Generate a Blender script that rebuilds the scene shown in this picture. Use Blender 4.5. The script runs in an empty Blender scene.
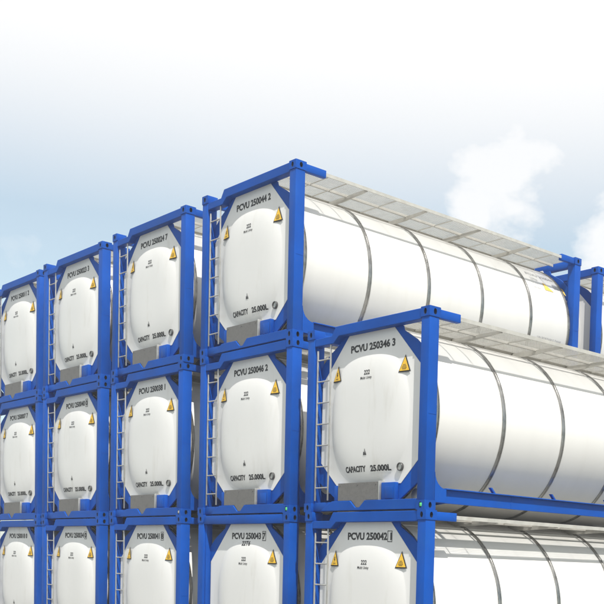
import bpy, bmesh, math, random
from mathutils import Matrix, Vector
random.seed(7)
S = bpy.context.scene
COL = S.collection
R = math.radians

# ------------------------------------------------------------------ camera
PX = 604.0
CAM = (12.5668, -8.719, 1.7222)
YAW, PITCH, ROLL, FPX, CX, CY = -.7742, -.0553, .0313, 1079.81, 493.75, 628.72
cd = bpy.data.cameras.new('camera'); cam = bpy.data.objects.new('camera', cd); COL.objects.link(cam)
f = Vector((math.cos(PITCH)*math.sin(YAW), math.cos(PITCH)*math.cos(YAW), math.sin(PITCH)))
r = Vector((math.cos(YAW), -math.sin(YAW), 0)); u = r.cross(f)
r2 = r*math.cos(ROLL) + u*math.sin(ROLL); u2 = u*math.cos(ROLL) - r*math.sin(ROLL)
M = Matrix((r2, u2, -f)).transposed().to_4x4(); M.translation = Vector(CAM)
cam.matrix_world = M
cd.sensor_width = 36; cd.sensor_fit = 'HORIZONTAL'; cd.lens = FPX/PX*36
cd.shift_x = (PX/2-CX)/PX; cd.shift_y = (CY-PX/2)/PX
cd.clip_start = .1; cd.clip_end = 9000
S.camera = cam

# ------------------------------------------------------------------ light
SUN = Vector((.48, -.212, .85)).normalized()
sl = bpy.data.lights.new('sun', 'SUN'); sl.energy = 5.0; sl.angle = R(.5); sl.color = (1, .965, .91)
so = bpy.data.objects.new('sun', sl); COL.objects.link(so); so.location = (20, -12, 40)
so.rotation_euler = SUN.to_track_quat('Z', 'Y').to_euler()
W_ = bpy.data.worlds.new('World'); S.world = W_; W_.use_nodes = True
nt = W_.node_tree; nt.nodes.clear()
def N(t, typ, **kw):
    n = t.nodes.new(typ)
    for k, v in kw.items():
        if k.startswith('i_'): n.inputs[k[2:].replace('_', ' ')].default_value = v
        else: setattr(n, k, v)
    return n
def math_node(t, op, a, b=None, clamp=False):
    n = t.nodes.new('ShaderNodeMath'); n.operation = op; n.use_clamp = clamp
    for i, v in enumerate((a, b)):
        if v is None: continue
        if isinstance(v, (int, float)): n.inputs[i].default_value = v
        else: t.links.new(v, n.inputs[i])
    return n.outputs[0]
def maprange(t, val, a, b, c, d, smooth=True):
    n = t.nodes.new('ShaderNodeMapRange'); n.interpolation_type = 'SMOOTHSTEP' if smooth else 'LINEAR'
    t.links.new(val, n.inputs['Value'])
    for k, v in zip(('From Min', 'From Max', 'To Min', 'To Max'), (a, b, c, d)): n.inputs[k].default_value = v
    return n.outputs[0]
out = N(nt, 'ShaderNodeOutputWorld')
sky = N(nt, 'ShaderNodeTexSky', sky_type='NISHITA', sun_disc=False, sun_elevation=math.asin(SUN.z),
        sun_rotation=math.atan2(SUN.x, SUN.y), air_density=1.0, dust_density=1.0, ozone_density=.4)
b1 = N(nt, 'ShaderNodeBackground'); b1.inputs['Strength'].default_value = .12
b2 = N(nt, 'ShaderNodeBackground'); b2.inputs['Color'].default_value = (1, 1, 1, 1); b2.inputs['Strength'].default_value = .875
tc = N(nt, 'ShaderNodeTexCoord'); tn = N(nt, 'ShaderNodeVectorMath', operation='MULTIPLY'); tn.inputs[1].default_value = (1.0, 1.2, 1.1); nt.links.new(sky.outputs[0], tn.inputs[0]); nt.links.new(tn.outputs[0], b1.inputs['Color'])
sp = N(nt, 'ShaderNodeSeparateXYZ'); nt.links.new(tc.outputs['Generated'], sp.inputs[0])
white_fade = maprange(nt, sp.outputs['Z'], .175, .435, 0, 1)                 # white fade put into the sky colour, full white overhead
nz = N(nt, 'ShaderNodeTexNoise'); nz.inputs['Scale'].default_value = 9; nz.inputs['Detail'].default_value = 8; nz.inputs['Roughness'].default_value = .56
mp = N(nt, 'ShaderNodeMapping'); mp.inputs['Scale'].default_value = (1, 1, 1.5); mp.inputs['Location'].default_value = (.6, .25, .1)
nt.links.new(tc.outputs['Generated'], mp.inputs['Vector']); nt.links.new(mp.outputs[0], nz.inputs['Vector'])
cover = maprange(nt, nz.outputs['Fac'], .50, .76, 0, .45)
def dirvec(px, py): return (f + r2*((px-CX)/FPX) - u2*((py-CY)/FPX)).normalized()
for px, py, ra in ((514, 210, .062), (510, 178, .052), (478, 218, .035), (604, 240, .055)):
    dt = N(nt, 'ShaderNodeVectorMath', operation='DISTANCE'); nt.links.new(tc.outputs['Generated'], dt.inputs[0]); dt.inputs[1].default_value = dirvec(px, py)
    d = math_node(nt, 'ADD', math_node(nt, 'DIVIDE', dt.outputs['Value'], ra), math_node(nt, 'MULTIPLY', math_node(nt, 'SUBTRACT', nz.outputs['Fac'], .5), -3.2))
    cover = math_node(nt, 'MAXIMUM', cover, maprange(nt, d, .3, 1.25, .92, 0))
fac = math_node(nt, 'MAXIMUM', math_node(nt, 'MAXIMUM', white_fade, cover), .36)
mx = N(nt, 'ShaderNodeMixShader'); nt.links.new(fac, mx.inputs[0])
nt.links.new(b1.outputs[0], mx.inputs[1]); nt.links.new(b2.outputs[0], mx.inputs[2]); nt.links.new(mx.outputs[0], out.inputs[0])
S.view_settings.view_transform = 'Standard'; S.view_settings.look = 'None'; S.view_settings.gamma = 1
S.view_settings.use_curve_mapping = False; S.view_settings.exposure = 0.25
S.render.engine = 'CYCLES'; S.cycles.max_bounces = 6

# ------------------------------------------------------------------ materials
def mat(name, color, rough=.5, metal=0., var=.0, vscale=3., bump=0., bscale=40., dirt=None, dirt_amt=0., dscale=1.5, stretch=(1, 1, 1), spec=.5, chips=0.):
    m = bpy.data.materials.new(name); m.use_nodes = True; t = m.node_tree
    p = t.nodes['Principled BSDF']
    p.inputs['Roughness'].default_value = rough; p.inputs['Metallic'].default_value = metal
    p.inputs['Specular IOR Level'].default_value = spec
    tc = t.nodes.new('ShaderNodeTexCoord'); oi = t.nodes.new('ShaderNodeObjectInfo')
    ad = t.nodes.new('ShaderNodeVectorMath'); ad.operation = 'ADD'
    sc = t.nodes.new('ShaderNodeVectorMath'); sc.operation = 'SCALE'; sc.inputs[0].default_value = (37, 17, 53)
    t.links.new(oi.outputs['Random'], sc.inputs['Scale'])
    mp = t.nodes.new('ShaderNodeMapping'); mp.inputs['Scale'].default_value = stretch
    t.links.new(tc.outputs['Object'], mp.inputs['Vector'])
    t.links.new(mp.outputs[0], ad.inputs[0]); t.links.new(sc.outputs[0], ad.inputs[1])
    vec = ad.outputs[0]
    n1 = t.nodes.new('ShaderNodeTexNoise'); n1.inputs['Scale'].default_value = vscale; n1.inputs['Detail'].default_value = 6
    t.links.new(vec, n1.inputs['Vector'])
    k = maprange(t, n1.outputs['Fac'], .3, .7, 1-var, 1+var*.5, False)
    cm = t.nodes.new('ShaderNodeVectorMath'); cm.operation = 'SCALE'; cm.inputs[0].default_value = color
    t.links.new(k, cm.inputs['Scale']); c = cm.outputs[0]
    if dirt:
        n2 = t.nodes.new('ShaderNodeTexNoise'); n2.inputs['Scale'].default_value = dscale; n2.inputs['Detail'].default_value = 9; n2.inputs['Roughness'].default_value = .65
        t.links.new(vec, n2.inputs['Vector'])
        fa = maprange(t, n2.outputs['Fac'], .5, .78, 0, dirt_amt)
        mi = t.nodes.new('ShaderNodeMix'); mi.data_type = 'RGBA'
        t.links.new(fa, mi.inputs['Factor']); t.links.new(c, mi.inputs['A']); mi.inputs['B'].default_value = (*dirt, 1)
        c = mi.outputs['Result']
    if chips:
        n4 = t.nodes.new('ShaderNodeTexNoise'); n4.inputs['Scale'].default_value = 22; n4.inputs['Detail'].default_value = 5; n4.inputs['Roughness'].default_value = .7
        t.links.new(vec, n4.inputs['Vector'])
        mi = t.nodes.new('ShaderNodeMix'); mi.data_type = 'RGBA'
        t.links.new(maprange(t, n4.outputs['Fac'], .685, .72, 0, chips), mi.inputs['Factor']); t.links.new(c, mi.inputs['A']); mi.inputs['B'].default_value = (.10, .075, .06, 1)
        c = mi.outputs['Result']
    t.links.new(c, p.inputs['Base Color'])
    t.links.new(maprange(t, n1.outputs['Fac'], .3, .7, rough-.06, rough+.08, False), p.inputs['Roughness'])
    if bump:
        n3 = t.nodes.new('ShaderNodeTexNoise'); n3.inputs['Scale'].default_value = bscale; n3.inputs['Detail'].default_value = 3
        t.links.new(vec, n3.inputs['Vector'])
        bp = t.nodes.new('ShaderNodeBump'); bp.inputs['Strength'].default_value = bump; bp.inputs['Distance'].default_value = .01
        t.links.new(n3.outputs['Fac'], bp.inputs['Height']); t.links.new(bp.outputs[0], p.inputs['Normal'])
    return m
BLUE = mat('blue_paint', (.0005, .068, .36), .5, spec=.13, chips=.8, var=.2, vscale=1.6, bump=.08, bscale=25, dirt=(.012, .085, .30), dirt_amt=.35, dscale=2.6)
WHITE = mat('white_cladding', (.67, .66, .632), .36, var=.03, vscale=1.1, dirt=(.60, .585, .54), dirt_amt=.40, dscale=1.6, stretch=(.6, 3., .5))
PANEL = mat('white_end_paint', (.70, .695, .675), .45, var=.03, vscale=1.6, dirt=(.50, .48, .43), dirt_amt=.4, dscale=3.2, stretch=(1.6, 1, .35))
STEEL = mat('strap_steel', (.36, .355, .34), .3, metal=.9, var=.3, vscale=9, dirt=(.14, .11, .08), dirt_amt=.6, dscale=7)
GALV = mat('galvanised_steel', (.50, .49, .46), .42, metal=.7, var=.15, vscale=12, dirt=(.34, .30, .24), dirt_amt=.6, dscale=5)
ALU = mat('walkway_aluminium', (.47, .46, .42), .5, metal=.15, var=.12, vscale=9, dirt=(.36, .32, .26), dirt_amt=.55, dscale=6)
GREY = mat('grey_cover_metal', (.155, .15, .143), .6, metal=.1, var=.15, vscale=30, bump=.25, bscale=140, dirt=(.09, .085, .08), dirt_amt=.6, dscale=8)
BLACK = mat('black_ink', (.018, .018, .02), .55)
YELLOW = mat('warning_yellow', (.78, .47, .03), .5, var=.08, vscale=8)
DARK = mat('casting_cavity', (.006, .02, .07), .7, var=.2)
GREEN = mat('twist_lock_green', (.10, .62, .22), .5, var=.1)
GROUND = mat('yard_asphalt', (.17, .165, .152), .9, var=.25, vscale=.35, bump=.3, bscale=14, dirt=(.05, .05, .05), dirt_amt=.8, dscale=.8)

# ------------------------------------------------------------------ mesh helpers
def finish(bm, name, material, parent=None, sharp=32, smooth=True):
    bmesh.ops.recalc_face_normals(bm, faces=bm.faces)
    if smooth:
        for fc in bm.faces: fc.smooth = True
        for e in bm.edges:
            if len(e.link_faces) != 2 or e.calc_face_angle(0) > R(sharp): e.smooth = False
    me = bpy.data.meshes.new(name); bm.to_mesh(me); bm.free()
    for m in (material if isinstance(material, (list, tuple)) else [material]): me.materials.append(m)
    return link(name, me, parent)
def link(name, me, parent=None, loc=None, rz=None):
    o = bpy.data.objects.new(name, me); COL.objects.link(o)
    if parent: o.parent = parent
    if loc: o.location = loc
    if rz is not None: o.rotation_euler = (0, 0, rz)
    return o
def box(bm, x0, x1, y0, y1, z0, z1, bev=0., mi=0):
    vs = [bm.verts.new((x, y, z)) for x in (x0, x1) for y in (y0, y1) for z in (z0, z1)]
    fs = [bm.faces.new([vs[i] for i in q]) for q in ((0, 1, 3, 2), (4, 6, 7, 5), (0, 4, 5, 1), (2, 3, 7, 6), (0, 2, 6, 4), (1, 5, 7, 3))]
    for fc in fs: fc.material_index = mi
    bmesh.ops.recalc_face_normals(bm, faces=fs)
    if bev:
        es = list({e for fc in fs for e in fc.edges})
        bmesh.ops.bevel(bm, geom=es, offset=bev, segments=2, profile=.5, affect='EDGES')
def prism(bm, poly, a0, a1, axis='y', bev=0., mi=0):
    """poly in (u,z) extruded along y, or in (y,z) extruded along x"""
    P = (lambda p, a: (p[0], a, p[1])) if axis == 'y' else (lambda p, a: (a, p[0], p[1]))
    A = [bm.verts.new(P(p, a0)) for p in poly]; B = [bm.verts.new(P(p, a1)) for p in poly]
    n = len(poly); fs = [bm.faces.new(A), bm.faces.new(B[::-1])]
    for i in range(n): fs.append(bm.faces.new((A[i], A[(i+1) % n], B[(i+1) % n], B[i])))
    for fc in fs: fc.material_index = mi
    bmesh.ops.recalc_face_normals(bm, faces=fs)
    if bev:
        es = list({e for fc in fs for e in fc.edges})
        bmesh.ops.bevel(bm, geom=es, offset=bev, segments=1, affect='EDGES')
def tube(bm, p, q, rad, seg=10, mi=0):
    p, q = Vector(p), Vector(q); d = (q-p).normalized()
    a = d.orthogonal().normalized(); b = d.cross(a)
    rings = []
    for c in (p, q): rings.append([bm.verts.new(c+a*rad*math.cos(t)+b*rad*math.sin(t)) for t in (2*math.pi*i/seg for i in range(seg))])
    for i in range(seg): bm.faces.new((rings[0][i], rings[0][(i+1) % seg], rings[1][(i+1) % seg], rings[1][i]))
    bm.faces.new(rings[0][::-1]); bm.faces.new(rings[1])
ZC = 1.185
def lathe(bm, prof, seg=96, closed=False, mi=0):
    """profile of (y, r) about the tank axis"""
    rings = []
    for y, rad in prof:
        if rad < 1e-6: rings.append([bm.verts.new((0, y, ZC))])
        else: rings.append([bm.verts.new((rad*math.cos(2*math.pi*i/seg), y, ZC+rad*math.sin(2*math.pi*i/seg))) for i in range(seg)])
    pairs = list(zip(rings, rings[1:])) + ([(rings[-1], rings[0])] if closed else [])
    for A, B in pairs:
        for i in range(seg):
            j = (i+1) % seg
            if len(A) == 1: bm.faces.new((A[0], B[j], B[i]))
            elif len(B) == 1: bm.faces.new((A[i], A[j], B[0]))
            else: bm.faces.new((A[i], A[j], B[j], B[i]))

# ------------------------------------------------------------------ tank container prototype
W, L, H = 2.438, 6.058, 2.405
HW = W/2
PY = .112                                   # plane of the end panel
DH, DW, DV, DZ = .068, .79, .85, 1.20       # dished head: bulge, half width, half height, centre
def rho(x, z): return ((abs(x)/DW)**2.35 + (abs(z-DZ)/DV)**2.35)**(1/2.35)
def surf(x, z):
    q = rho(x, z)
    return PY - (DH*(1-q**4.5) if q < 1 else 0)
OCT = [(-.41, 2.31), (.41, 2.31), (1.0, 1.725), (1.0, .655), (.645, .34), (-.645, .34), (-1.0, .655), (-1.0, 1.70)]

root = bpy.data.objects.new('tank_container', None); COL.objects.link(root)
root.empty_display_size = .5

def casting_mesh():
    bm = bmesh.new(); a, b, c = .162, .178, .118
    # local: outer corner at (0,0,0); front face y=0, side face x=0, box spans x -a..0
    def holed(P, w, h, du, dv, ex):
        """rectangle face w x h with an oval pocket; P maps (s,t,depth) to a point"""
        cs, ct = w/2, h/2
        outer = [(0, 0), (cs, 0), (w, 0), (w, ct), (w, h), (cs, h), (0, h), (0, ct)]
        inner = [(cs+du*math.cos(t), ct+dv*math.sin(t)) for t in (R(225), R(270), R(315), 0, R(45), R(90), R(135), R(180))]
        O = [bm.verts.new(P(s, t, 0)) for s, t in outer]; I = [bm.verts.new(P(s, t, 0)) for s, t in inner]
        D = [bm.verts.new(P(s, t, ex)) for s, t in inner]
        for i in range(8):
            j = (i+1) % 8
            bm.faces.new((O[i], O[j], I[j], I[i])); fc = bm.faces.new((I[i], I[j], D[j], D[i])); fc.material_index = 1
        fc = bm.faces.new(D); fc.material_index = 1
    holed(lambda s, t, d: (-a+s, d, t), a, c, .026, .038, .05)
    holed(lambda s, t, d: (-d, s, t), b, c, .026, .038, .05)
    def q(*p): bm.faces.new([bm.verts.new(x) for x in p])
    q((-a, 0, 0), (-a, b, 0), (-a, b, c), (-a, 0, c)); q((-a, b, 0), (0, b, 0), (0, b, c), (-a, b, c))
    q((-a, 0, 0), (0, 0, 0), (0, b, 0), (-a, b, 0)); q((-a, 0, c), (-a, b, c), (0, b, c), (0, 0, c))
    bmesh.ops.remove_doubles(bm, verts=bm.verts, dist=1e-5)
    es = [e for e in bm.edges if len(e.link_faces) == 2 and e.calc_face_angle(0) > R(60)
          and all(fc.material_index == 0 for fc in e.link_faces)]
    bmesh.ops.bevel(bm, geom=es, offset=.007, segments=2, profile=.5, affect='EDGES')
    return finish(bm, 'corner_casting', [BLUE, DARK], root)
def mirror_mesh(me, name):
    m2 = me.copy(); m2.name = name
    bm = bmesh.new(); bm.from_mesh(m2); bmesh.ops.scale(bm, vec=(-1, 1, 1), verts=bm.verts); bmesh.ops.reverse_faces(bm, faces=bm.faces)
    bm.to_mesh(m2); bm.free(); return m2
# corner castings (right front mesh, its mirror at the left; the rear ones are turned by 180 degrees)
c0 = casting_mesh(); cr = c0.data; cl = mirror_mesh(cr, 'corner_casting')
c0.location = (HW, 0, 0)
for z in (0, H-.118):
    if z: link('corner_casting', cr, root, (HW, 0, z))
    link('corner_casting', cl, root, (-HW, 0, z))
    link('corner_casting', cr, root, (-HW, L, z), math.pi); link('corner_casting', cl, root, (HW, L, z), math.pi)
# corner posts: box section with a step on its inner side
bm = bmesh.new(); box(bm, -.155, -.008, .008, .165, .116, H-.116, .008); box(bm, -.185, -.153, .045, .15, .118, H-.118, .004)
box(bm, -.009, -.0055, .03, .15, 1.14, 1.146)
pr = finish(bm, 'corner_post', BLUE, root); pr.location = (HW, 0, 0); pl = mirror_mesh(pr.data, 'corner_post')
link('corner_post', pl, root, (-HW, 0, 0)); link('corner_post', pr.data, root, (-HW, L, 0), math.pi); link('corner_post', pl, root, (HW, L, 0), math.pi)
# top rails: the front one drops beside the ladder
bm = bmesh.new()
prism(bm, [(-HW+.16, 2.185), (-.66, 2.185), (-.55, 2.268), (HW-.16, 2.268), (HW-.16, 2.396), (-.62, 2.396), (-.70, 2.285), (-HW+.16, 2.285)], .012, .125, bev=.006)
finish(bm, 'top_rail', BLUE, root)
bm = bmesh.new(); box(bm, -HW+.16, HW-.16, .012, .125, 2.268, 2.396, .006)
link('top_rail', finish(bm, 'top_rail', BLUE, root).data, root).name = 'top_rail'
rear_rail = [o for o in root.children if o.name.startswith('top_rail')][1]; rear_rail.location = (0, L, 0); rear_rail.rotation_euler = (0, 0, math.pi)
x = [o for o in root.children if o.name.startswith('top_rail')][2]; bpy.data.objects.remove(x)
# bottom rails: base bar with a doubling plate, notched in the middle
bm = bmesh.new()
box(bm, -HW+.16, HW-.16, .05, .125, .009, .128, .005)
prism(bm, [(-.86, .011), (HW-.165, .011), (HW-.165, .135), (.06, .135), (-.05, .045), (-.13, .045), (-.24, .135), (-.62, .135)], .012, .036, bev=.004)
box(bm, -HW+.16, -.55, .040, .0495, .024, .122, .003)
fr = finish(bm, 'bottom_rail', BLUE, root); link('bottom_rail', fr.data, root, (0, L, 0), math.pi)
# corner gussets
ug = [(.42, 2.27), (1.045, 1.665), (1.045, 1.90), (.99, 1.97), (.86, 2.075), (.70, 2.165), (.62, 2.21), (.60, 2.27)]
lg = [(.52, .125), (1.045, .125), (1.045, .20), (.84, .20), (1.045, .46), (1.045, .76), (.985, .66), (.63, .35)]
lgw = [(.50, .125), (.60, .125), (1.045, .40), (1.045, .76), (.985, .66), (.645, .35), (.50, .35)]
for poly in (ug, lgw):
    bm = bmesh.new(); prism(bm, poly, .117, .142, bev=.003); gr = finish(bm, 'corner_gusset', BLUE, root)
    gl = mirror_mesh(gr.data, 'corner_gusset')
    link('corner_gusset', gl, root); link('corner_gusset', gr.data, root, (0, L, 0), math.pi); link('corner_gusset', gl, root, (0, L, 0), math.pi)
# end panels with dished head
def panel_mesh():
    bm = bmesh.new(); seg = 128
    def octdist(cx, cz, dx, dz):
        best = 9
        n = len(OCT)
        for i in range(n):
            (x0, z0), (x1, z1) = OCT[i], OCT[(i+1) % n]
            ex, ez = x1-x0, z1-z0; den = dx*ez - dz*ex
            if abs(den) < 1e-9: continue
            t = ((x0-cx)*ez - (z0-cz)*ex)/den; s = ((x0-cx)*dz - (z0-cz)*dx)/den
            if t > 0 and -1e-6 <= s <= 1+1e-6: best = min(best, t)
        return best
    angs = sorted([2*math.pi*i/seg for i in range(seg)] + [math.atan2(z-DZ, x) % (2*math.pi) for x, z in OCT])
    rs = (.25, .45, .6, .7, .78, .84, .885, .92, .95, .975, 1.0)
    rings = []
    for q in rs:
        ring = []
        for a in angs:
            dx, dz = math.cos(a), math.sin(a); k = q/rho(dx, DZ+dz)
            # clip inside the panel
            k = min(k, octdist(0, DZ, dx, dz)-.004)
            ring.append(bm.verts.new((k*dx, surf(k*dx, DZ+k*dz), DZ+k*dz)))
        rings.append(ring)
    for dep in (0, .02):
        ring = []
        for a in angs:
            dx, dz = math.cos(a), math.sin(a); k = octdist(0, DZ, dx, dz); ring.append(bm.verts.new((k*dx, PY+dep, DZ+k*dz)))
        rings.append(ring)
    c = bm.verts.new((0, PY-DH, DZ)); n = len(angs)
    for i in range(n): bm.faces.new((c, rings[0][i], rings[0][(i+1) % n]))
    for A, B in zip(rings, rings[1:]):
        for i in range(n):
            j = (i+1) % n
            try: bm.faces.new((A[i], A[j], B[j], B[i]))
            except ValueError: pass
    bm.faces.new(rings[-1])
    return bm
p = finish(panel_mesh(), 'end_panel', PANEL, root, sharp=25); link('end_panel', p.data, root, (0, L, 0), math.pi)
# round fitting at the lower right of each panel
def fitting():
    bm = bmesh.new(); cx, cz = .64, .54
    def ring(rad, y): return [bm.verts.new((cx+rad*math.cos(2*math.pi*i/28), y, cz+rad*math.sin(2*math.pi*i/28))) for i in range(28)]
    y0 = surf(cx, cz)
    rr = [ring(.052, y0+.02), ring(.052, y0-.028), ring(.049, y0-.032), ring(.041, y0-.032), ring(.039, y0-.02)]
    for k, (A, B) in enumerate(zip(rr, rr[1:])):
        for i in range(28):
            fc = bm.faces.new((A[i], A[(i+1) % 28], B[(i+1) % 28], B[i])); fc.material_index = 0
    fc = bm.faces.new(rr[-1]); fc.material_index = 1
    return finish(bm, 'round_fitting', [mat('fitting_steel', (.10, .10, .10), .4, .6), GALV], root)
ft = fitting(); link('round_fitting', ft.data, root, (0, L, 0), math.pi)
# grey cover plate, white edge strip and blue document box under the panel
bm = bmesh.new()
prism(bm, [(-.52, .14), (-.24, .14), (-.14, .05), (-.04, .05), (.06, .14), (.30, .14), (.30, .365), (-.52, .365)], .0365, .0465, bev=.001)
for xx in (-.48, -.12, .25): tube(bm, (xx, .037, .34), (xx, .030, .34), .008, 8)
cv = finish(bm, 'cover_plate', GREY, root); link('cover_plate', cv.data, root, (0, L, 0), math.pi)
bm = bmesh.new(); box(bm, .304, .330, .030, .12, .13, .375, .003); es = finish(bm, 'edge_strip', GALV, root); link('edge_strip', es.data, root, (0, L, 0), math.pi)
bm = bmesh.new(); box(bm, .335, .60, .055, .115, .132, .352, .006)
bx = finish(bm, 'document_box', BLUE, root)
bm = bmesh.new(); box(bm, .42, .57, .044, .055, .15, .30, .004); finish(bm, 'lid', BLUE, bx)
b2_ = link('document_box', bx.data, root, (0, L, 0), math.pi); link('lid', bx.children[0].data, b2_)
bm = bmesh.new(); box(bm, -.62, -.53, .05, .115, .132, .34, .006); k = finish(bm, 'support_bracket', BLUE, root); link('support_bracket', k.data, root, (0, L, 0), math.pi)
# outlet valve seen through the lower right corner
bm = bmesh.new()
tube(bm, (.80, .24, .20), (.80, .62, .24), .05, 14); tube(bm, (.80, .22, .20), (.80, .245, .20), .08, 18)
tube(bm, (.80, .40, .22), (.96, .30, .30), .018, 8); tube(bm, (.93, .22, .21), (1.02, .22, .21), .035, 12); tube(bm, (.95, .25, .20), (.80, .30, .20), .022, 10)
v = finish(bm, 'outlet_valve', GALV, root)
# ladder
bm = bmesh.new(); box(bm, -1.03, -1.004, .028, .042, .15, 2.13, .003); ld = None
lad = bpy.data.objects.new('ladder', None); COL.objects.link(lad); lad.parent = root
finish(bm, 'ladder_rail', GALV, lad)
bm = bmesh.new(); box(bm, -.752, -.726, .028, .042, .15, 2.185, .003); finish(bm, 'ladder_rail', GALV, lad)
bm = bmesh.new(); tube(bm, (-1.003, .035, 0), (-.752, .035, 0), .010, 10); rg = finish(bm, 'rung', GALV, lad); rg.location = (0, 0, .32)
for i in range(1, 7): link('rung', rg.data, lad, (0, 0, .32+i*.28))
# tank barrel
TR = 1.155
bm = bmesh.new(); lathe(bm, [(.170, 0), (.170, TR-.03), (.178, TR-.008), (.20, TR), (L-.20, TR), (L-.178, TR-.008), (L-.170, TR-.03), (L-.170, 0)], 128)
tank = finish(bm, 'tank_barrel', WHITE, root, sharp=50)
for a in (66, 114):
    bm = bmesh.new(); c, s = math.cos(R(a)), math.sin(R(a)); t = Vector((-s, 0, c))
    pts = [(TR-.005, -.016), (TR+.007, -.011), (TR+.007, .011), (TR-.005, .016)]
    prism(bm, [(p_*c - q_*s, ZC + p_*s + q_*c) for p_, q_ in pts], .24, L-.24); finish(bm, 'cladding_seam', WHITE, tank)
STRAPS = [1.03+i*1.0 for i in range(5)]
STRAPS = [1.38, 2.54, 3.70, 4.86]
def band(y, w, t): return [(y-w/2, TR-.004), (y-w/2, TR+t), (y-w/4, TR+t), (y-w/4.6, TR+t*.5), (y+w/4.6, TR+t*.5), (y+w/4, TR+t), (y+w/2, TR+t), (y+w/2, TR-.004)]
bm = bmesh.new(); lathe(bm, band(0, .064, .011), 96, True)
st = finish(bm, 'strap', STEEL, root, sharp=30); st.location = (0, STRAPS[0], 0)
for y in STRAPS[1:]: link('strap', st.data, root, (0, y, 0))
bm = bmesh.new(); lathe(bm, band(.225, .05, .016), 96, True); er = finish(bm, 'end_ring', STEEL, root, sharp=30)
link('end_ring', er.data, root, (0, L, 0), math.pi)
# bottom side rails with end fillets, lip and clips
bm = bmesh.new(); X1 = HW-.058; X0 = HW-.13
poly = [(.17, .10), (L-.17, .10), (L-.17, .52)] + [(L-.175-.16*(1-math.cos(t)), .46-.20*math.sin(t)) for t in (R(15*i) for i in range(7))] + \
       [(.175+.16*(1-math.cos(t)), .46-.20*math.sin(t)) for t in (R(90-15*i) for i in range(7))] + [(.17, .52)]
prism(bm, poly, X1-.012, X1, 'x', bev=0)
box(bm, X0, X1-.0125, .17, L-.17, .10, .112); box(bm, X0, HW-.012, .362, L-.362, .262, .276, .003); box(bm, X0, X0+.012, .17, L-.17, .113, .26)
for a0, a1, sg in ((.17, .36, 1), (L-.17, L-.36, -1)):
    prism(bm, [(a0, .10), (a1, .10), (a1, .262)] + [(a0+sg*.19*(1-math.sin(t)), .262+.20*(1-math.cos(t))) for t in (R(15*i) for i in range(1, 7))], HW-.024, HW-.012, 'x')
for y in (1.55, 4.5): box(bm, X1, X1+.004, y, y+.012, .104, .258)
sr = finish(bm, 'side_rail', BLUE, root, sharp=30); link('side_rail', mirror_mesh(sr.data, 'side_rail'), root)
bm = bmesh.new()
for y in STRAPS:
    pass
prism(bm, [(-.05, .275), (-.02, .275), (-.09, .345), (-.12, .345)], HW-.075, HW-.03, 'x'); cp = finish(bm, 'rail_clip', BLUE, root); cp.location = (0, STRAPS[0]-.12, 0)
for y in STRAPS[1:]: link('rail_clip', cp.data, root, (0, y-.12, 0))
# saddles between rails and tank
bm = bmesh.new()
prism(bm, [(-HW+.11, .13), (HW-.11, .13), (HW-.11, .17)] + [(1.12*math.sin(R(a)), ZC-1.15*math.cos(R(a))) for a in (30, 20, 10, 0, -10, -20, -30)] + [(-HW+.11, .17)], .62, .68)
sd = finish(bm, 'saddle', BLUE, root, smooth=False); link('saddle', sd.data, root, (0, L-1.3, 0))
# rear diagonal struts and side arms on the top castings
bm = bmesh.new(); box(bm, HW-.085, HW-.012, .176, .52, 2.285, 2.388, .006); ar = finish(bm, 'top_arm', BLUE, root)
al = mirror_mesh(ar.data, 'top_arm'); link('top_arm', al, root); link('top_arm', ar.data, root, (0, L, 0), math.pi); link('top_arm', al, root, (0, L, 0), math.pi)
bm = bmesh.new(); box(bm, -HW+.165, HW-.165, .02, .10, 1.93, 2.03, .005); xb = finish(bm, 'cross_bar', BLUE, root); xb.location = (0, L-.125, 0)
# walkway on the right hand top edge
wk = bpy.data.objects.new('walkway', None); COL.objects.link(wk); wk.parent = root
def grating(w, l, nx, ny, t=.004, k=.39):
    vs, fs = [], []; dx, dy = w/nx, l/ny; n1 = ny+1
    for m in (0, 1): vs += [(i*dx, j*dy, m*t) for i in range(nx+1) for j in range(ny+1)]
    half = (nx+1)*n1
    for i in range(nx):
        for j in range(ny):
            cx, cy = (i+.5)*dx, (j+.5)*dy; h = []
            for m in (0, 1):
                h.append(len(vs)); vs += [(cx+a*dx*k, cy+b*dy*k, m*t) for a, b in ((-1, -1), (1, -1), (1, 1), (-1, 1))]
            for m in (0, 1):
                o = [i*n1+j, (i+1)*n1+j, (i+1)*n1+j+1, i*n1+j+1]; o = [q+m*half for q in o]
                for a in range(4): fs.append((o[a], o[(a+1) % 4], h[m]+(a+1) % 4, h[m]+a))
            for a in range(4): fs.append((h[0]+a, h[0]+(a+1) % 4, h[1]+(a+1) % 4, h[1]+a))
    me = bpy.data.meshes.new('grating'); me.from_pydata(vs, [], fs); me.materials.append(ALU); return me
WZ = 2.345
g1 = grating(.44, L-.46, 16, 190)
link('grating', g1, wk, (.745, .23, WZ)); link('grating', g1, wk, (.27, .23, WZ))
for x0 in (.255, .715, 1.19):
    bm = bmesh.new(); box(bm, x0, x0+.012, .20, L-.20, WZ-.035, WZ+.012); box(bm, x0-.025 if x0 > .6 else x0+.012, x0 if x0 > .6 else x0+.037, .20, L-.20, WZ-.007, WZ-.001); finish(bm, 'stringer', ALU, wk, smooth=False)
bm = bmesh.new(); prism(bm, [(.27, -.075), (.60, -.075), (1.185, -.045), (1.185, -.012), (.27, -.012)], -.012, .012); bk = finish(bm, 'bracket', ALU, wk, smooth=False)
bys = [y-.12 for y in STRAPS]; bk.location = (0, bys[0], WZ)
for y in bys[1:]: link('bracket', bk.data, wk, (0, y, WZ))
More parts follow.
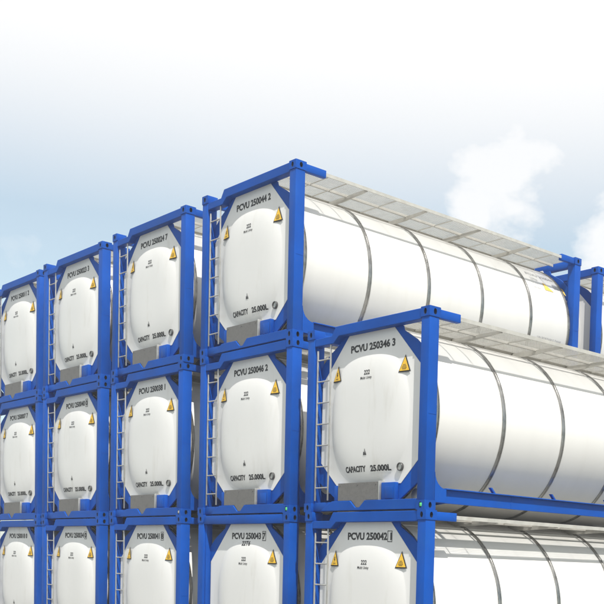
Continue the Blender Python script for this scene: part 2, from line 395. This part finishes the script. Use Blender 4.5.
bm = bmesh.new(); box(bm, .27, 1.185, -.005, .005, -.02, -.008); cb = finish(bm, 'cross_bar', ALU, wk, smooth=False); ys = [.60, .93, 1.85, 3.0, 4.15, 5.35]; cb.location = (0, ys[0], WZ)
for y in ys[1:]: link('cross_bar', cb.data, wk, (0, y, WZ))

# ------------------------------------------------------------------ lettering and signs (flat print laid on the panel)
def text_bm(body, width, height, cx, cz, bold=0., fn=None, shear=0.):
    cu = bpy.data.curves.new('lettering', 'FONT'); cu.body = body; cu.resolution_u = 3; cu.offset = bold; cu.shear = shear
    o = bpy.data.objects.new('lettering', cu); COL.objects.link(o)
    dg = bpy.context.evaluated_depsgraph_get(); me = bpy.data.meshes.new_from_object(o.evaluated_get(dg))
    bpy.data.objects.remove(o); bm = bmesh.new(); bm.from_mesh(me); bpy.data.meshes.remove(me)
    xs = [v.co.x for v in bm.verts]; ys = [v.co.y for v in bm.verts]
    x0, x1, y0, y1 = min(xs), max(xs), min(ys), max(ys)
    for v in bm.verts:
        v.co = Vector((cx+((v.co.x-x0)/(x1-x0)-.5)*width, 0, cz+((v.co.y-y0)/(y1-y0)-.5)*height))
    return bm
def conform(bm, fn, off=.0028, maxlen=.03):
    for _ in range(3):
        es = [e for e in bm.edges if e.calc_length() > maxlen]
        if not es: break
        bmesh.ops.subdivide_edges(bm, edges=es, cuts=1); bmesh.ops.triangulate(bm, faces=bm.faces)
    for v in bm.verts:
        v.co.y = fn(v.co.x, v.co.z) - off
def flat(bm, name, material, parent):
    for fc in bm.faces:
        if fc.normal.y > 0: fc.normal_flip()
    me = bpy.data.meshes.new(name); bm.to_mesh(me); bm.free()
    for m in (material if isinstance(material, list) else [material]): me.materials.append(m)
    return link(name, me, parent)
_cache = {}
def print_on(parent, name, body, width, height, cx, cz, bold=.0, mtl=BLACK, boxed=False, rear=False, lastgap=0):
    key = (body, width, cx, cz, boxed)
    if key not in _cache:
        bm = text_bm(body, width, height, cx, cz, bold)
        if boxed:
            w = width*.075; x1 = cx+width/2+.012; x0 = x1-w-.024; z0, z1 = cz-height/2-.022, cz+height/2+.022; t = .009
            for a, b, c, d in ((x0, x1, z0, z0+t), (x0, x1, z1-t, z1), (x0, x0+t, z0+t, z1-t), (x1-t, x1, z0+t, z1-t)):
                bm.faces.new([bm.verts.new(q) for q in ((a, 0, c), (b, 0, c), (b, 0, d), (a, 0, d))])
        conform(bm, surf)
        o = flat(bm, name, mtl, parent); _cache[key] = o.data
    else: o = link(name, _cache[key], parent)
    if rear: o.location = (0, L, 0); o.rotation_euler = (0, 0, math.pi)
    return o
def sign_meshes(cx, cz, w, h, kind):
    def tri(k):
        c = cz-h/2+h*.36
        return [(cx+(x-cx)*k, c+(z-c)*k) for x, z in ((cx-w/2, cz-h/2), (cx+w/2, cz-h/2), (cx, cz+h/2))]
    (ux, uz), (vx, vz), (wx, wz) = tri(1.)
    ya, yb, yc = surf(ux, uz), surf(vx, vz), surf(wx, wz)
    sl = max(-.12, min(.12, (yb-ya)/w)); top = (yc-(ya+yb)/2)/h
    plane0 = lambda x, z: (ya+yb)/2+sl*(x-cx)+top*(z-(cz-h/2))
    lift = max(0, max(plane0(x, z)-surf(x, z) for x, z in [(cx+(a-.5)*w*(1-b), cz-h/2+b*h) for a in (0, .25, .5, .75, 1) for b in (0, .25, .5, .75, 1)]))
    plane = lambda x, z: plane0(x, z)-lift                # a stiff plate resting on the bulge
    outs = []
    for k, off, m in ((1., .004, BLACK), (.80, .009, YELLOW)):
        bm = bmesh.new(); bm.faces.new([bm.verts.new((x, 0, z)) for x, z in tri(k)]); bmesh.ops.triangulate(bm, faces=bm.faces)
        conform(bm, plane, off, .3); outs.append((bm, m))
    bm = bmesh.new(); b = cz-h/2
    def quad(x0, x1, z0, z1): bm.faces.new([bm.verts.new(q) for q in ((x0, 0, z0), (x1, 0, z0), (x1, 0, z1), (x0, 0, z1))])
    if kind == 'figure':
        bm.faces.new([bm.verts.new((cx+x, 0, b+z)) for x, z in ((-.006, .125), (.014, .125), (.004, .095), (.018, .095), (-.008, .052), (0, .082), (-.014, .082))])
        quad(cx-.03, cx+.025, b+.035, b+.043)
    else:
        for i, (ww, zz) in enumerate(((.05, .085), (.075, .066), (.085, .047), (.06, .032))):
            n = 6
            for j in range(n):
                a = cx-ww/2+ww*j/n; quad(a, a+ww/n*.62, b+zz, b+zz+.009)
    conform(bm, plane, .0125, .3); outs.append((bm, BLACK))
    return outs
_signs = {}
def warning_sign(parent, cx, cz, kind, rear=False):
    key = (cx, cz, kind)
    if key not in _signs:
        ms = []
        for (bm, m), nm in zip(sign_meshes(cx, cz, .205, .215, kind), ('warning_sign', 'yellow_face', 'symbol')):
            for fc in bm.faces:
                fc.normal_update()
            me = bpy.data.meshes.new(nm); 
            for fc in bm.faces:
                if fc.normal.y > 0: fc.normal_flip()
            bm.to_mesh(me); bm.free(); me.materials.append(m); ms.append(me)
        _signs[key] = ms
    a, b, c = _signs[key]; s = link('warning_sign', a, parent); link('yellow_face', b, s); link('symbol', c, s)
    if rear: s.location = (s.location.x, L, s.location.z); s.rotation_euler = (0, 0, math.pi)
def mark_small(parent, rear=False):
    key = 'mark'
    if key not in _cache:
        bm = bmesh.new(); cx, cz = .0, .745
        for poly in (((-.030, -.035), (-.012, -.035), (-.012, .0), (-.026, .012)), ((-.006, -.035), (.010, -.035), (.002, .045), (-.006, .045)), ((.014, -.035), (.034, -.035), (.014, .022))):
            bm.faces.new([bm.verts.new((cx+x, 0, cz+z)) for x, z in poly])
        conform(bm, surf, .004, .2); o = flat(bm, 'filling_mark', BLACK, parent); _cache[key] = o.data
    else: o = link('filling_mark', _cache[key], parent)
    if rear: o.location = (0, L, 0); o.rotation_euler = (0, 0, math.pi)
def front_print(c, serial, boxed=False, rear=False):
    jit = lambda o, a=.009: (setattr(o, 'location', Vector(o.location)+Vector((random.uniform(-a, a), 0, random.uniform(-a, a)))), o)[1]
    jit(print_on(c, 'serial_lettering', serial, .88, .098, .03, 2.095, .038, boxed=boxed, rear=rear))
    if rear: print_on(c, 'type_code_lettering', '22T6', .22, .07, .0, 1.985, .03, rear=True)
    print_on(c, 'code_lettering', '222', .115, .058, .0, 1.755, .02, rear=rear)
    print_on(c, 'note_lettering', 'Multi Unity', .225, .044, -.01, 1.682, .012, rear=rear)
    print_on(c, 'capacity_lettering', 'CAPACITY', .435, .080, -.21, .54, .042, rear=rear)
    print_on(c, 'volume_lettering', '25.000L', .375, .080, .285, .54, .042, rear=rear)
    mark_small(c, rear)
    if not rear: warning_sign(c, -.655, 1.80, 'figure')
    warning_sign(c, .68, 1.80, 'words', rear)
GREY_INK = mat('grey_ink', (.30, .30, .30), .6)  # even grey ink for the side marks
PALE_YELLOW = mat('pale_yellow', (.75, .47, .08), .55, var=.1)  # slightly paler yellow for the side labels
# side marks near the rear end, wrapped on the barrel
def side_print(c, serial):
    Rr = TR+.006
    def wrap(bm, ang0):
        # bm in (x -> along y, z -> up the curve)
        for v in bm.verts:
            a = R(ang0)+v.co.z/Rr; v.co = Vector((Rr*math.cos(a), 4.93+v.co.x, ZC+Rr*math.sin(a)))
        for fc in bm.faces:
            fc.normal_update()
            if fc.normal.dot(Vector((fc.calc_center_median().x, 0, fc.calc_center_median().z-ZC))) < 0: fc.normal_flip()
    def put(bm, ang0, m, nm):
        for _ in range(3):
            es = [e for e in bm.edges if e.calc_length() > .07]
            if not es: break
            bmesh.ops.subdivide_edges(bm, edges=es, cuts=1); bmesh.ops.triangulate(bm, faces=bm.faces)
        wrap(bm, ang0); me = bpy.data.meshes.new(nm); bm.to_mesh(me); bm.free(); me.materials.append(m); return link(nm, me, c)
    put(text_bm(serial, .80, .07, .54, 0, .0), 47, GREY_INK, 'side_lettering')
    put(text_bm('22T6', .18, .055, .25, 0, .0), 40, GREY_INK, 'side_lettering')
    put(text_bm('CAP. 25.000 L', .20, .035, .24, 0), 35, GREY_INK, 'side_lettering')
    put(text_bm('TARE 3.650 KG', .20, .035, .24, 0), 30, GREY_INK, 'side_lettering')
    put(text_bm('UN PORTABLE TANK', .62, .05, .45, 0), -14.5, GREY_INK, 'side_lettering')
    bm = bmesh.new(); bm.faces.new([bm.verts.new(q) for q in ((0.05, 0, -.006), (.9, 0, -.006), (.9, 0, .006), (.05, 0, .006))]); put(bm, -18, GREY_INK, 'underline_strip')
    bm = bmesh.new(); bm.faces.new([bm.verts.new(q) for q in ((.44, 0, -.08), (.66, 0, -.08), (.46, 0, .10))]); put(bm, 34, PALE_YELLOW, 'warning_label')
    bm = bmesh.new(); bm.faces.new([bm.verts.new(q) for q in ((.88, 0, -.02), (.98, 0, -.10), (1.05, 0, -.02), (.95, 0, .08))]); put(bm, 35, PALE_YELLOW, 'warning_label')
    put(text_bm('22T6', .14, .07, .78, 0, .004), 36, GREY_INK, 'side_lettering')

# ------------------------------------------------------------------ the stacks
def kids(o): return [c for c in COL.objects if c.parent is o]
PARTS = []
def snapshot(o): return [(c, snapshot(c)) for c in kids(o)]
TREE = snapshot(root)
def copy_tree(tree, parent):
    for o, sub in tree:
        c = o.copy(); COL.objects.link(c); c.parent = parent; copy_tree(sub, c)
used = [False]
def container(xr, y0, tier, label, serial=None, turned=False, boxed=False, side=False, dx=0., dy=0., rz=0.):
    if not used[0]: c = root; used[0] = True
    else:
        c = root.copy(); COL.objects.link(c); copy_tree(TREE, c)
    cx = xr-HW+dx
    c.rotation_euler = (0, 0, rz + (math.pi if turned else 0))
    c.location = (cx, y0+dy+(L if turned else 0), tier*H)
    if turned:
        for k in kids(c):
            if k.name.startswith('walkway'): k.scale.x = -1
            if k.name.startswith('cross_bar'): COL.objects.unlink(k); bpy.data.objects.remove(k)
    c['label'] = label; c['category'] = 'tank container'; c['group'] = 'stacked tank containers'
    if serial: front_print(c, serial, boxed, turned)
    if side: side_print(c, serial)
    return c
XA, XB, XC, XD, XE = -8.687, -5.839, -2.951, 0., 2.902
YA, YB, YC, YD, YE = .13, .055, .015, 0., -.081
container(XE, YE, 0, 'white tank container marked 250042 1, lower of the two in the nearest right stack', 'PCVU 250042 1', boxed=True, side=True, dx=.03)
e2 = container(XE, YE, 1, 'white tank container marked 250346 3, nearest of all, topping the shorter right stack', 'PCVU 250346 3', side=True)
container(XD, YD, 0, 'white tank container marked 250043 7 with no ladder on its end', 'PCVU 250043 7', turned=True, boxed=True, dx=.025)
d2 = container(XD, YD, 1, 'white tank container marked 250046 2 in middle of its stack, left of 250346', 'PCVU 250046 2', dx=.01)
container(XD, YD, 2, 'white tank container marked 250044 2 against the sky with its whole strapped side showing', 'PCVU 250044 2', side=True)
container(XC, YC, 0, 'white tank container marked 250041 8 at the bottom, left of the one without ladder', 'PCVU 250041 8', boxed=True, dx=.01)
c2 = container(XC, YC, 1, 'white tank container marked 250038 1 between 250024 7 above and 250041 8 below', 'PCVU 250038 1')
container(XC, YC, 2, 'white tank container marked 250024 7 on top of the third stack from left', 'PCVU 250024 7', dx=.01)
container(XB, YB, 0, 'white tank container marked 250034 0 at the bottom of second stack from left', 'PCVU 250034 0', boxed=True, dx=.01)
container(XB, YB, 1, 'white tank container marked 250040 0 in the middle of second stack from left', 'PCVU 250040 0', boxed=True)
container(XB, YB, 2, 'white tank container marked 250023 3 on top of second stack from left', 'PCVU 250023 3')
container(XA, YA, 0, 'white tank container marked 250018 0 at the bottom of the leftmost stack', 'PCVU 250018 0', dx=.05)
container(XA, YA, 1, 'white tank container marked 250007 7 in the middle of the leftmost stack', 'PCVU 250007 7', dx=.05)
container(XA, YA, 2, 'white tank container marked 250011 2 on top of the leftmost stack', 'PCVU 250011 2', dx=.06)
for t, lb in enumerate(('white tank container at the bottom of the row behind, hidden by front stacks', 'white tank container in the middle of the row behind, under the top one',
                        'white tank container in the row behind, its blue post at the right edge')):
    container(-.04, 6.57, t, lb)
# twist locks showing in the lower right front castings
for c, m in ((d2, GREEN), (e2, GREEN), (c2, GALV)):
    bm = bmesh.new(); box(bm, HW-.088, HW-.050, -.006, .06, .038, .082, .006); finish(bm, 'twist_lock', m, c)

# ------------------------------------------------------------------ ground
bm = bmesh.new(); g = 4000
bm.faces.new([bm.verts.new(q) for q in ((-g, -g, 0), (g, -g, 0), (g, g, 0), (-g, g, 0))])
gr = finish(bm, 'ground', GROUND); gr['kind'] = 'structure'

# ------------------------------------------------------------------ haze
HAZE = bpy.data.materials.new('haze'); HAZE.use_nodes = True; t = HAZE.node_tree; t.nodes.clear()
pv = t.nodes.new('ShaderNodeVolumePrincipled'); pv.inputs['Color'].default_value = (.97, .985, 1, 1); pv.inputs['Density'].default_value = .002; pv.inputs['Anisotropy'].default_value = .1
t.links.new(pv.outputs[0], t.nodes.new('ShaderNodeOutputMaterial').inputs['Volume'])
bm = bmesh.new(); box(bm, -4050, 4050, -4050, 4050, -1, 7.9)
hz = finish(bm, 'haze', HAZE, smooth=False); hz['kind'] = 'stuff'
